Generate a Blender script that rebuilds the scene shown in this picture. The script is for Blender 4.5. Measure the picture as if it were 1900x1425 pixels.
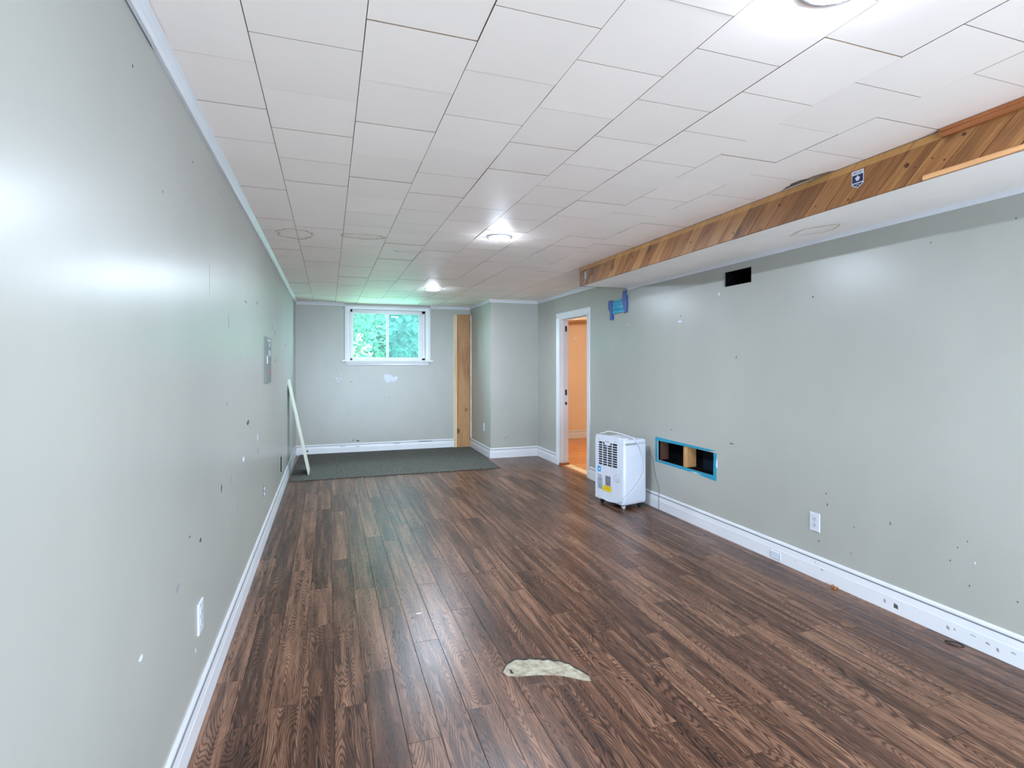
import bpy, bmesh, math, random
from mathutils import Vector, Matrix
rnd = random.Random(7)
for o in list(bpy.data.objects): bpy.data.objects.remove(o)
S = bpy.context.scene
C = S.collection

# ---------------------------------------------------------------- camera
FPX = 1000.0
cd = bpy.data.cameras.new('camera'); cam = bpy.data.objects.new('camera', cd); C.objects.link(cam)
cd.sensor_width = 36.0; cd.lens = 36.0 * FPX / 1900.0
cd.shift_y = -37.5 / 1900.0
cd.clip_start = 0.05
cam.location = (0, 0, 1.35)
cam.rotation_euler = (math.radians(90), 0, -math.atan(0.34))
S.camera = cam

# ---------------------------------------------------------------- world: bright overcast sky
W = bpy.data.worlds.new('overcast_sky'); S.world = W; W.use_nodes = True
bg = W.node_tree.nodes['Background']
SKY = 33.0
bg.inputs[0].default_value = (0.70, 0.85, 1.0, 1); bg.inputs[1].default_value = SKY

S.view_settings.view_transform = 'Standard'; S.view_settings.look = 'None'
S.view_settings.exposure = 0.34; S.view_settings.gamma = 1.0
S.view_settings.use_curve_mapping = False
POT = 1000.0            # radiance of the recessed LED lenses
WARM = 190.0            # radiance of the adjoining room's ceiling lamp

# ---------------------------------------------------------------- helpers
def lin(c):
    r = []
    for v in c:
        v /= 255.0
        r.append(v / 12.92 if v <= 0.04045 else ((v + 0.055) / 1.055) ** 2.4)
    return (r[0], r[1], r[2], 1.0)

def tag(o, label=None, cat=None, group=None, kind=None):
    if label: o['label'] = label
    if cat: o['category'] = cat
    if group: o['group'] = group
    if kind: o['kind'] = kind
    return o

def empty(name, loc=(0, 0, 0), rz=0.0):
    o = bpy.data.objects.new(name, None); C.objects.link(o)
    o.location = loc; o.rotation_euler = (0, 0, rz); o.empty_display_size = 0.1
    return o

class MB:
    """collects shapes; build() links them as one mesh object"""
    def __init__(s): s.v = []; s.f = []; s.m = []; s.mi = 0
    def add(s, vs, fs):
        b = len(s.v); s.v += [tuple(p) for p in vs]
        for f in fs: s.f.append([b + i for i in f]); s.m.append(s.mi)
        return s
    def box(s, x0, x1, y0, y1, z0, z1):
        vs = [(x, y, z) for z in (z0, z1) for y in (y0, y1) for x in (x0, x1)]
        return s.add(vs, [(0, 2, 3, 1), (4, 5, 7, 6), (0, 1, 5, 4), (2, 6, 7, 3), (0, 4, 6, 2), (1, 3, 7, 5)])
    def cbox(s, x0, x1, y0, y1, z0, z1, c, axis='z'):
        """box whose face on the far side of the axis (max) is chamfered by c"""
        pts = {'x': (y0, y1, z0, z1, x0, x1), 'y': (x0, x1, z0, z1, y0, y1), 'z': (x0, x1, y0, y1, z0, z1)}[axis]
        a0, a1, b0, b1, c0, c1 = pts
        sg = 1 if c1 > c0 else -1
        rings = [(a0, a1, b0, b1, c0), (a0, a1, b0, b1, c1 - sg * c), (a0 + c, a1 - c, b0 + c, b1 - c, c1)]
        vs = []
        for (p0, p1, q0, q1, h) in rings:
            for (p, q) in ((p0, q0), (p1, q0), (p1, q1), (p0, q1)):
                vs.append({'x': (h, p, q), 'y': (p, h, q), 'z': (p, q, h)}[axis])
        fs = [(0, 1, 2, 3), (8, 9, 10, 11)]
        for r in (0, 4):
            for i in range(4): fs.append((r + i, r + (i + 1) % 4, r + 4 + (i + 1) % 4, r + 4 + i))
        return s.add(vs, fs)
    def prism(s, poly, d0, d1, fn):
        """poly 2-D outline; fn(a, b, d) -> point; extruded from d0 to d1"""
        n = len(poly)
        vs = [fn(a, b, d0) for a, b in poly] + [fn(a, b, d1) for a, b in poly]
        fs = [tuple(range(n))[::-1], tuple(range(n, 2 * n))]
        for i in range(n): fs.append((i, (i + 1) % n, n + (i + 1) % n, n + i))
        return s.add(vs, fs)
    def tube(s, pts, r, n=8, closed=False):
        P = [Vector(p) for p in pts]; k = len(P); base = len(s.v); vs = []
        up = Vector((0, 0, 1))
        for i, p in enumerate(P):
            if closed: t = P[(i + 1) % k] - P[i - 1]
            else: t = P[min(i + 1, k - 1)] - P[max(i - 1, 0)]
            t.normalize()
            a = t.cross(up)
            if a.length < 1e-3: a = t.cross(Vector((1, 0, 0)))
            a.normalize(); b = t.cross(a)
            for j in range(n):
                w = 2 * math.pi * j / n
                vs.append(p + r * (math.cos(w) * a + math.sin(w) * b))
        fs = []
        for i in range(k if closed else k - 1):
            i2 = (i + 1) % k
            for j in range(n): fs.append((i * n + j, i * n + (j + 1) % n, i2 * n + (j + 1) % n, i2 * n + j))
        if not closed: fs += [tuple(range(n))[::-1], tuple(range((k - 1) * n, k * n))]
        return s.add(vs, fs)
    def lathe(s, prof, ctr, ax='z', n=32):
        vs = []; fs = []
        for (r, h) in prof:
            for j in range(n):
                w = 2 * math.pi * j / n; p, q = r * math.cos(w), r * math.sin(w)
                d = {'z': (p, q, h), 'y': (p, h, q), 'x': (h, p, q)}[ax]
                vs.append((ctr[0] + d[0], ctr[1] + d[1], ctr[2] + d[2]))
        k = len(prof)
        for i in range(k - 1):
            for j in range(n): fs.append((i * n + j, i * n + (j + 1) % n, (i + 1) * n + (j + 1) % n, (i + 1) * n + j))
        fs += [tuple(range(n))[::-1], tuple(range((k - 1) * n, k * n))]
        return s.add(vs, fs)
    def build(s, name, mats, parent=None, smooth=False, recalc=True):
        me = bpy.data.meshes.new(name); me.from_pydata(s.v, [], s.f)
        if not isinstance(mats, (list, tuple)): mats = [mats]
        for m in mats: me.materials.append(m)
        for p, i in zip(me.polygons, s.m): p.material_index = i
        if recalc:
            b = bmesh.new(); b.from_mesh(me); bmesh.ops.recalc_face_normals(b, faces=b.faces[:]); b.to_mesh(me); b.free()
        if smooth:
            for p in me.polygons: p.use_smooth = True
            try: me.set_sharp_from_angle(angle=math.radians(40))
            except Exception: pass
        o = bpy.data.objects.new(name, me); C.objects.link(o)
        if parent: o.parent = parent
        return o

def spline(pts, n=8):
    P = [Vector(p) for p in pts]; P = [2 * P[0] - P[1]] + P + [2 * P[-1] - P[-2]]; out = []
    for i in range(1, len(P) - 2):
        for k in range(n):
            t = k / n; a, b, c, d = P[i - 1:i + 3]
            out.append(0.5 * ((2 * b) + (c - a) * t + (2 * a - 5 * b + 4 * c - d) * t * t + (3 * b - a - 3 * c + d) * t ** 3))
    out.append(P[-2]); return out

# ---------------------------------------------------------------- materials
class NT:
    def __init__(s, name):
        s.m = bpy.data.materials.new(name); s.m.use_nodes = True
        s.t = s.m.node_tree; s.n = s.t.nodes; s.l = s.t.links
        s.b = s.n['Principled BSDF']; s.out = s.n['Material Output']
    def node(s, typ, **kw):
        n = s.n.new(typ)
        for k, v in kw.items():
            if k.startswith('i_'):
                k = k[2:]; k = int(k) if k.isdigit() else k
                if hasattr(v, 'node'): s.l.new(v, n.inputs[k])
                else: n.inputs[k].default_value = v
            else: setattr(n, k, v)
        return n
    def math(s, op, a, b=0.0):
        n = s.n.new('ShaderNodeMath'); n.operation = op
        for i, v in enumerate((a, b)):
            if hasattr(v, 'node'): s.l.new(v, n.inputs[i])
            else: n.inputs[i].default_value = v
        return n.outputs[0]
    def mix(s, f, a, b, blend='MIX'):
        n = s.n.new('ShaderNodeMix'); n.data_type = 'RGBA'; n.blend_type = blend
        for k, v in ((0, f), (6, a), (7, b)):
            if hasattr(v, 'node'): s.l.new(v, n.inputs[k])
            else: n.inputs[k].default_value = v
        return n.outputs[2]
    def ramp(s, f, stops):
        n = s.n.new('ShaderNodeValToRGB'); e = n.color_ramp.elements
        while len(e) < len(stops): e.new(0.5)
        for i, (p, c) in enumerate(stops): e[i].position = p; e[i].color = c
        s.l.new(f, n.inputs[0]); return n.outputs[0]
    def noise(s, vec, scale, detail=3.0, rough=0.5, dist=0.0):
        n = s.node('ShaderNodeTexNoise', i_Scale=scale, i_Detail=detail, i_Roughness=rough, i_Distortion=dist)
        if vec: s.l.new(vec, n.inputs['Vector'])
        return n.outputs[0]
    def mapping(s, vec, scale=(1, 1, 1), loc=(0, 0, 0), rot=(0, 0, 0)):
        n = s.node('ShaderNodeMapping'); n.inputs['Scale'].default_value = scale
        n.inputs['Rotation'].default_value = rot
        if hasattr(loc, 'node'): s.l.new(loc, n.inputs['Location'])
        else: n.inputs['Location'].default_value = loc
        s.l.new(vec, n.inputs['Vector']); return n.outputs[0]
    def pos(s): return s.node('ShaderNodeNewGeometry').outputs['Position']
    def objc(s): return s.node('ShaderNodeTexCoord').outputs['Object']
    def rand(s): return s.node('ShaderNodeObjectInfo').outputs['Random']
    def bump(s, h, strength, dist=0.01):
        n = s.node('ShaderNodeBump', i_Strength=strength, i_Distance=dist); s.l.new(h, n.inputs['Height'])
        s.l.new(n.outputs[0], s.b.inputs['Normal'])
    def col(s, c):
        if hasattr(c, 'node'): s.l.new(c, s.b.inputs['Base Color'])
        else: s.b.inputs['Base Color'].default_value = c
    def rough(s, r):
        if hasattr(r, 'node'): s.l.new(r, s.b.inputs['Roughness'])
        else: s.b.inputs['Roughness'].default_value = r

def plain(name, rgb, rough=0.5, var=0.06, scale=12.0, bump=0.0, metal=0.0, spec=0.5):
    t = NT(name); c = lin(rgb); n = t.noise(t.pos(), scale, 4.0)
    dk = tuple(v * (1 - var) for v in c[:3]) + (1,); lt = tuple(min(1, v * (1 + var)) for v in c[:3]) + (1,)
    t.col(t.ramp(n, [(0.3, dk), (0.7, lt)])); t.rough(rough)
    t.b.inputs['Metallic'].default_value = metal; t.b.inputs['Specular IOR Level'].default_value = spec
    if bump: t.bump(n, bump, 0.005)
    return t.m

def wall_paint(name, rgb, rough=0.34):
    t = NT(name); c = lin(rgb)
    big = t.noise(t.mapping(t.pos(), (1, 1, 0.6)), 1.4, 4.0, 0.6)
    fine = t.noise(t.pos(), 60.0, 3.0)
    a = t.ramp(big, [(0.3, tuple(v * 0.94 for v in c[:3]) + (1,)), (0.7, tuple(v * 1.05 for v in c[:3]) + (1,))])
    t.col(a)
    t.rough(rough); t.b.inputs['Specular IOR Level'].default_value = 0.42
    h = t.math('ADD', t.math('MULTIPLY', fine, 0.12), t.math('MULTIPLY', t.noise(t.mapping(t.pos(), (1, 1, 0.25)), 3.0, 2.0), 1.0))
    t.bump(h, 0.05, 0.006)
    return t.m

def wood(name, dark, mid, light, axis='y', grain=1.0, rough=0.45, ring=42.0, knots=False, tint=0.25, pore=0.35, rotx=0.0, bmp=0.12, band=None, space='pos', ringamp=0.2, sscale=95.0, bamp=0.35, lo=0.18, hi=0.86):
    """plank wood: contour-ring grain stretched along axis, one offset for each object"""
    t = NT(name); r = t.rand()
    off = t.node('ShaderNodeCombineXYZ'); t.l.new(t.math('MULTIPLY', r, 37.0), off.inputs[0]); t.l.new(t.math('MULTIPLY', r, 91.0), off.inputs[1]); t.l.new(t.math('MULTIPLY', r, 53.0), off.inputs[2])
    st = {'x': (0.13, 1, 1), 'y': (1, 0.13, 1), 'z': (1, 1, 0.13)}[axis]
    p0 = t.pos() if space == 'pos' else t.objc()
    if rotx: p0 = t.mapping(p0, rot=(rotx, 0, 0))
    p = t.mapping(p0, tuple(v * grain for v in st), off.outputs[0])
    n1 = t.noise(p, 5.5, 1.0, 0.35, 0.15)
    rings = t.math('SINE', t.math('MULTIPLY', n1, ring))
    rings = t.math('ADD', t.math('MULTIPLY', rings, 0.5), 0.5)
    rings = t.math('SUBTRACT', 1.0, t.math('POWER', rings, 3.0))
    st2 = {'x': (0.05, 1, 1), 'y': (1, 0.05, 1), 'z': (1, 1, 0.05)}[axis]
    p2 = t.mapping(p0, tuple(v * grain for v in st2), off.outputs[0])
    streak = t.noise(p2, sscale, 4.0, 0.6)
    broad = t.noise(p2, 16.0, 2.0) if bamp > 0.5 else t.noise(p, 2.2, 3.0)
    v = t.math('ADD', t.math('MULTIPLY', rings, ringamp), t.math('MULTIPLY', streak, 0.95 - ringamp))
    v = t.math('ADD', v, t.math('MULTIPLY', t.math('SUBTRACT', broad, 0.5), bamp))
    v = t.math('ADD', v, t.math('MULTIPLY', t.math('SUBTRACT', r, 0.5), tint))
    c = t.ramp(v, [(lo, lin(dark)), (0.50, lin(mid)), (hi, lin(light))])
    if knots:
        vo = t.node('ShaderNodeTexVoronoi', i_Scale=5.5); t.l.new(t.mapping(p0, {'x': (0.6, 1, 1), 'y': (1, 0.6, 1), 'z': (1, 1, 0.6)}[axis], off.outputs[0]), vo.inputs['Vector'])
        k = t.ramp(t.math('ADD', vo.outputs['Distance'], t.math('MULTIPLY', streak, 0.03)), [(0.11, (1, 1, 1, 1)), (0.20, (0, 0, 0, 1))])
        c = t.mix(t.math('MULTIPLY', k, 0.85), c, lin((70, 36, 16)))
    if band:   # unstained strip left where a trim board was taken off
        sep = t.node('ShaderNodeSeparateXYZ'); t.l.new(t.pos(), sep.inputs[0])
        up = t.math('GREATER_THAN', sep.outputs[2], band[0])
        c = t.mix(t.math('MULTIPLY', up, 0.55), c, lin(band[1]))
    t.col(c)
    t.rough(t.ramp(streak, [(0.3, (rough + 0.08,) * 3 + (1,)), (0.7, (rough - 0.05,) * 3 + (1,))]))
    t.bump(v, bmp, 0.003)
    return t.m

M = {}
M['wall'] = wall_paint('greige_wall_paint', (161, 160, 152), 0.31)
M['wall_in'] = wall_paint('tan_wall_paint', (216, 192, 164), 0.45)
M['ceil_tile'] = None
def tile_mat():
    t = NT('white_ceiling_tile'); r = t.rand(); c = lin((251, 238, 229))
    n = t.noise(t.pos(), 3.0, 3.0)
    a = t.ramp(n, [(0.3, tuple(v * 0.97 for v in c[:3]) + (1,)), (0.7, c)])
    rr = t.math('ADD', 0.965, t.math('MULTIPLY', r, 0.05))
    cc = t.node('ShaderNodeCombineColor')
    for i in range(3): t.l.new(rr, cc.inputs[i])
    t.col(t.mix(1.0, a, cc.outputs[0], 'MULTIPLY')); t.rough(0.48)
    t.bump(t.noise(t.mapping(t.pos(), (1, 1, 1)), 9.0, 2.0), 0.05, 0.01)
    return t.m
M['ceil_tile'] = tile_mat()
M['soffit'] = plain('white_soffit_paint', (246, 238, 231), 0.5, 0.03, 3.0)
M['trim'] = plain('white_trim_paint', (208, 208, 211), 0.32, 0.025, 6.0)
M['groove'] = plain('grey_groove', (120, 122, 126), 0.7)
M['floor'] = wood('walnut_vinyl_plank', (20, 11, 8), (74, 47, 34), (142, 105, 82), 'y', 1.9, 0.30, 300.0, tint=0.15, bmp=0.12, ringamp=0.22, sscale=130.0, bamp=0.68, lo=0.20, hi=0.82)
M['floor'].node_tree.nodes['Principled BSDF'].inputs['Specular IOR Level'].default_value = 0.32
M['floor_gap'] = plain('plank_seam', (92, 66, 56), 0.6)
M['subfloor'] = None
def subfloor():
    t = NT('bare_patched_subfloor'); n = t.noise(t.pos(), 26.0, 5.0, 0.6)
    vo = t.node('ShaderNodeTexVoronoi', feature='DISTANCE_TO_EDGE', i_Scale=13.0); t.l.new(t.mapping(t.pos(), (1, 1.6, 1)), vo.inputs['Vector'])
    crack = t.ramp(vo.outputs['Distance'], [(0.008, (1, 1, 1, 1)), (0.03, (0, 0, 0, 1))])
    a = t.ramp(n, [(0.3, lin((104, 95, 78))), (0.5, lin((150, 142, 122))), (0.72, lin((170, 164, 146)))])
    t.col(t.mix(t.math('MULTIPLY', crack, 0.45), a, lin((110, 96, 74)))); t.rough(0.8); t.bump(n, 0.4, 0.004); return t.m
M['subfloor'] = subfloor()
M['dark'] = plain('dark_edge', (34, 24, 20), 0.8)
M['pine'] = wood('stained_pine', (92, 54, 22), (136, 88, 45), (174, 126, 76), 'z', 1.0, 0.5, 22.0, True, 0.30, rotx=math.radians(-45), band=(2.238, (196, 146, 84)))
M['pine_knot'] = plain('dark_pine_knot', (74, 40, 20), 0.6, 0.35, 90.0)
M['pine_rail'] = wood('dark_pine_rail', (96, 52, 22), (142, 82, 40), (172, 108, 60), 'y', 1.0, 0.5, 20.0, False, 0.1)
M['pine_trim'] = wood('light_pine_trim', (170, 116, 68), (206, 154, 104), (222, 178, 130), 'y', 1.0, 0.5, 14.0, False, 0.1)
M['post'] = wood('raw_spruce_board', (112, 72, 38), (154, 110, 68), (182, 138, 92), 'z', 1.0, 0.55, 18.0, True, 0.05)
M['post_edge'] = wood('pale_spruce_edge', (176, 140, 98), (206, 176, 134), (222, 196, 158), 'z', 1.0, 0.55, 12.0, False, 0.05)
M['stud'] = wood('wall_stud', (150, 104, 58), (196, 150, 96), (214, 172, 120), 'z', 1.0, 0.6, 16.0, False, 0.05)
M['orange_floor'] = wood('honey_oak_floor', (150, 92, 44), (190, 126, 70), (212, 154, 96), 'x', 1.0, 0.3, 30.0, False, 0.1)
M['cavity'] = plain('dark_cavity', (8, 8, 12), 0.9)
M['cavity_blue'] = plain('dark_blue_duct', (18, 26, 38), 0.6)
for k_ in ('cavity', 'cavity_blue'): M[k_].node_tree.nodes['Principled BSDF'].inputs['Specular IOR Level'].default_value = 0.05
M['stem'] = plain('olive_stem', (52, 60, 36), 0.8)
M['shaded_stud'] = wood('shaded_stud_wood', (52, 30, 20), (88, 56, 40), (112, 76, 54), 'z', 1.0, 0.7, 16.0, False, 0.05)  # stud wood darkened to paint in the shade inside the wall opening
M['recess_grey'] = plain('shaded_grey_plastic', (116, 120, 128), 0.5)
M['cable'] = plain('thin_grey_cable', (96, 98, 98), 0.5)
M['white'] = plain('white_plastic', (194, 197, 206), 0.35, 0.02)
M['white2'] = plain('off_white_plastic', (184, 187, 196), 0.35, 0.02)
M['black'] = plain('black_plastic', (14, 14, 16), 0.5)
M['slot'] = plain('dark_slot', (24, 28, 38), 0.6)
M['grey'] = plain('grey_enamel_steel', (112, 120, 118), 0.55, 0.04)
M['lightgrey'] = plain('pale_label', (172, 180, 178), 0.6)
M['redprint'] = plain('faded_red_print', (176, 110, 112), 0.6)
M['teal'] = plain('teal_masking_tape', (24, 132, 160), 0.55, 0.10, 20.0)
M['bluetape'] = plain('dark_blue_tape', (16, 62, 140), 0.4, 0.25, 30.0)
M['bluefilm'] = plain('crinkled_blue_plastic', (52, 156, 190), 0.18, 0.18, 40.0)
M['panel'] = plain('primed_white_board', (206, 204, 188), 0.6, 0.03)
M['sky_label'] = plain('blue_energy_label', (28, 150, 205), 0.4, 0.05)
M['yellow'] = plain('yellow_label', (226, 206, 40), 0.4, 0.08, 60.0)
M['print'] = None
def printed(name, paper, ink, sx, sz):
    t = NT(name); n = t.noise(t.mapping(t.objc(), (sx, sx, sz)), 1.0, 2.0, 0.7)
    t.col(t.ramp(n, [(0.47, lin(paper)), (0.52, lin(ink))])); t.rough(0.5); return t.m
M['print_grey'] = printed('grey_rating_label', (176, 184, 196), (92, 98, 112), 160, 260)
M['print_dark'] = printed('grey_printed_label', (128, 130, 138), (90, 90, 98), 20, 420)
M['print_yellow'] = printed('yellow_printed_label', (228, 208, 30), (170, 140, 20), 110, 160)
M['navy'] = plain('navy_vinyl', (10, 22, 66), 0.4, 0.05)
M['navy_ink'] = plain('navy_ink', (24, 34, 80), 0.5)
M['stain'] = plain('tan_water_stain', (182, 160, 134), 0.7, 0.12, 40.0)
M['scuff_dark'] = plain('dark_scuff', (74, 70, 66), 0.8, 0.3, 80.0)
M['scuff_grey'] = plain('grey_scuff', (142, 142, 140), 0.7, 0.15, 80.0)
M['chip'] = plain('exposed_drywall_white', (206, 210, 222), 0.7, 0.04)
M['caulk'] = plain('white_caulk', (232, 232, 226), 0.6, 0.03)
M['plate_metal'] = plain('grey_metal_bracket', (150, 148, 146), 0.35, 0.1, 40.0, metal=0.6)
M['brown_paper'] = plain('torn_fibreboard', (120, 98, 78), 0.9, 0.25, 60.0)
M['leaf'] = None

def carpet_mat():
    t = NT('grey_loop_carpet'); n = t.noise(t.pos(), 80.0, 3.0, 0.8); b = t.noise(t.pos(), 3.0, 3.0)
    a = t.ramp(n, [(0.36, lin((28, 26, 23))), (0.5, lin((66, 63, 57))), (0.64, lin((112, 109, 99)))])
    t.col(t.mix(t.math('MULTIPLY', b, 0.35), a, lin((70, 72, 64)))); t.rough(0.95); t.bump(n, 0.9, 0.006); return t.m
M['carpet'] = carpet_mat()
def leaf_mat(name, c1, c2):
    t = NT(name); r = t.noise(t.pos(), 9.0, 2.0)
    c = t.ramp(r, [(0.35, lin(c1)), (0.65, lin(c2))])
    d = t.node('ShaderNodeBsdfDiffuse'); tr = t.node('ShaderNodeBsdfTranslucent'); t.l.new(c, d.inputs[0]); t.l.new(c, tr.inputs[0])
    mx = t.node('ShaderNodeMixShader', i_Fac=0.5); t.l.new(d.outputs[0], mx.inputs[1]); t.l.new(tr.outputs[0], mx.inputs[2])
    t.l.new(mx.outputs[0], t.out.inputs[0]); return t.m
M['leaf'] = leaf_mat('green_leaves', (42, 76, 60), (80, 112, 96))
M['leaf_pale'] = leaf_mat('pale_leaves', (134, 156, 116), (176, 190, 158))
def glass_mat(name, tint, haze, hz):
    t = NT(name)
    tr = t.node('ShaderNodeBsdfTransparent'); tr.inputs[0].default_value = tint
    gl = t.node('ShaderNodeBsdfGlossy', i_Roughness=0.02)
    tl = t.node('ShaderNodeBsdfTranslucent'); tl.inputs[0].default_value = hz
    f = t.node('ShaderNodeFresnel', i_IOR=1.12)
    dirt = t.ramp(t.noise(t.pos(), 14.0, 5.0, 0.65), [(0.35, (haze * 0.7,) * 3 + (1,)), (0.75, (haze * 1.5,) * 3 + (1,))])
    m1 = t.node('ShaderNodeMixShader'); t.l.new(dirt, m1.inputs[0]); t.l.new(tr.outputs[0], m1.inputs[1]); t.l.new(tl.outputs[0], m1.inputs[2])
    m2 = t.node('ShaderNodeMixShader'); t.l.new(f.outputs[0], m2.inputs[0]); t.l.new(m1.outputs[0], m2.inputs[1]); t.l.new(gl.outputs[0], m2.inputs[2])
    t.l.new(m2.outputs[0], t.out.inputs[0]); return t.m
M['glass'] = glass_mat('hazy_aqua_glass', (0.74, 0.95, 0.90, 1), 0.022, (0.60, 0.95, 0.86, 1))
M['glass_screen'] = glass_mat('hazy_screened_glass', (0.52, 0.76, 0.76, 1), 0.034, (0.55, 0.90, 0.88, 1))
M['glass_clear'] = glass_mat('clear_glass', (0.96, 0.98, 1.0, 1), 0.0, (1, 1, 1, 1))
M['lawn'] = plain('pale_lawn', (176, 194, 160), 0.9, 0.25, 8.0)  # unseen lawn, coloured pale to bounce daylight up onto the ceiling
def emit(name, c, s):
    t = NT(name); e = t.node('ShaderNodeEmission'); e.inputs[0].default_value = c; e.inputs[1].default_value = s
    t.l.new(e.outputs[0], t.out.inputs[0]); return t.m
M['led'] = emit('cool_white_led', (0.72, 0.84, 1.0, 1), POT)
M['warm_lamp'] = emit('warm_lamp_glass', (1.0, 0.86, 0.68, 1), WARM)

# ---------------------------------------------------------------- the room
XL, XR, YF, YB, CZ = -0.465, 2.915, 8.55, -3.0, 2.27
XJ, YJ = 2.19, 7.39           # the boxed-out corner
T = 0.12                      # wall thickness

def wall(name, ax, c, th, a0, a1, z0, z1, holes=(), mat='wall', parent=None):
    """wall in the plane ax = c, th thick away from the room, with rectangular holes (a0, a1, z0, z1)"""
    A = sorted({a0, a1, *[h[0] for h in holes], *[h[1] for h in holes]}); Z = sorted({z0, z1, *[h[2] for h in holes], *[h[3] for h in holes]})
    def P(a, z, d): return (c + d, a, z) if ax == 'x' else (a, c + d, z)
    solid = {}
    for i in range(len(A) - 1):
        for k in range(len(Z) - 1):
            am, zm = (A[i] + A[i + 1]) / 2, (Z[k] + Z[k + 1]) / 2
            solid[i, k] = not any(h[0] < am < h[1] and h[2] < zm < h[3] for h in holes)
    m = MB()
    for (i, k), s in solid.items():
        if not s: continue
        p0, p1, q0, q1 = A[i], A[i + 1], Z[k], Z[k + 1]
        for d in (0, th): m.add([P(p0, q0, d), P(p1, q0, d), P(p1, q1, d), P(p0, q1, d)], [(0, 1, 2, 3)])
        for (di, dk, e) in ((-1, 0, ((p0, q0), (p0, q1))), (1, 0, ((p1, q0), (p1, q1))), (0, -1, ((p0, q0), (p1, q0))), (0, 1, ((p0, q1), (p1, q1)))):
            if not solid.get((i + di, k + dk), False):
                (ea, eb) = e
                m.add([P(*ea, 0), P(*eb, 0), P(*eb, th), P(*ea, th)], [(0, 1, 2, 3)])
    b = m.build(name, M[mat], parent)
    bm = bmesh.new(); bm.from_mesh(b.data); bmesh.ops.remove_doubles(bm, verts=bm.verts, dist=1e-5); bmesh.ops.recalc_face_normals(bm, faces=bm.faces[:]); bm.to_mesh(b.data); bm.free()
    if parent is None: b['kind'] = 'structure'
    return b

DY0, DY1, DZ = 5.775, 6.615, 1.955       # doorway
WX0, WX1, WZ0, WZ1 = 0.31, 1.45, 1.40, 2.18   # far window opening
BX0, BX1, BZ0, BZ1 = -0.25, 2.75, 0.04, 1.50     # added wide window behind the camera, kept low to favour the ceiling
HOLE = (3.564, 4.343, 0.452, 0.638)
VENT = (3.157, 3.446, 1.946, 2.058)
SLOT = (5.96, 6.13, 0.215, 0.395)
ZT = CZ + 0.03
wl = wall('wall_left', 'x', XL, -T, YB - T, YF + T, -0.03, ZT, [SLOT])
wr = wall('wall_right', 'x', XR, T, YB - T, YJ, -0.03, ZT, [(DY0, DY1, -0.03, DZ), HOLE, VENT])
wf = wall('wall_far', 'y', YF, T, XL - T, XJ + T, -0.03, ZT, [(WX0, WX1, WZ0, WZ1)])
wjs = wall('wall_corner_side', 'x', XJ, T, YJ, YF, -0.03, ZT)
wjf = wall('wall_corner_front', 'y', YJ, T, XJ + T, XR + T, -0.03, ZT)
wb = wall('wall_back', 'y', YB, -T, XL - T, XR + T, -0.03, ZT, [(BX0, BX1, BZ0, BZ1)])
for w, l in ((wl, 'long scuffed greige wall with the grey panel box'), (wr, 'greige wall with doorway and cut openings'), (wf, 'greige end wall with the small window'),
             (wjs, 'greige side of the boxed-out corner'), (wjf, 'greige front of the boxed-out corner'), (wb, 'greige wall behind the viewer with added wide window')):
    w['label'] = l

# cavities behind the openings in the walls
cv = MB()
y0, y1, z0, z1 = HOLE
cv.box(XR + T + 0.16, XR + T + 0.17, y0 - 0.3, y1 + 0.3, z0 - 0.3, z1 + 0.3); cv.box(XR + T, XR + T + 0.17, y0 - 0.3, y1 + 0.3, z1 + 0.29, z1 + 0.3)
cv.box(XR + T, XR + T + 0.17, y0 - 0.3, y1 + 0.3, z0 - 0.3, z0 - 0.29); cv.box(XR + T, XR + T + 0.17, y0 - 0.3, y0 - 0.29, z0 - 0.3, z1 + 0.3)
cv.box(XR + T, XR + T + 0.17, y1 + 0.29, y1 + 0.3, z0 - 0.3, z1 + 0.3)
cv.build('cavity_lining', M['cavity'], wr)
MB().box(XR + 0.02, XR + 0.11, y0 + 0.001, y0 + 0.02, z0 - 0.0, z1).build('duct_side', M['cavity_blue'], wr)
MB().box(XR + 0.105, XR + 0.115, y0 + 0.02, y0 + 0.26, z0, z1).build('duct_back', M['cavity_blue'], wr)
MB().box(XR + 0.014, XR + 0.13, 3.930, 3.970, z0 - 0.02, z1 + 0.02).build('wall_stud', M['stud'], wr)
MB().box(XR + 0.030, XR + 0.113, y1 - 0.014, y1 - .003, z0 + .002, z1 - .002).build('wall_stud', M['shaded_stud'], wr)
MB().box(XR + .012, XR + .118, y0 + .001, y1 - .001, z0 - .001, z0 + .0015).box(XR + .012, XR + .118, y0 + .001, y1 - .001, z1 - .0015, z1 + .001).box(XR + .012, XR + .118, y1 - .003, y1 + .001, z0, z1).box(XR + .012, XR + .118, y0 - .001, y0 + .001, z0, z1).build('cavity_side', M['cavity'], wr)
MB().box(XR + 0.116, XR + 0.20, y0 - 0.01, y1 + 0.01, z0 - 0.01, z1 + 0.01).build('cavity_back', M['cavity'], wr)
vb = MB(); y0, y1, z0, z1 = VENT
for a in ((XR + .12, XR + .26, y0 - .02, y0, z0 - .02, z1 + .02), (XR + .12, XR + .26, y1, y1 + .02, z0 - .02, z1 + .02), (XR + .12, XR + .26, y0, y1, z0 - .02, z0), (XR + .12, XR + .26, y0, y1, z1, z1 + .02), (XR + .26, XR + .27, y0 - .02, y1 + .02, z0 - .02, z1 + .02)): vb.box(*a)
vb.build('duct_boot', M['cavity'], wr)
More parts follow.
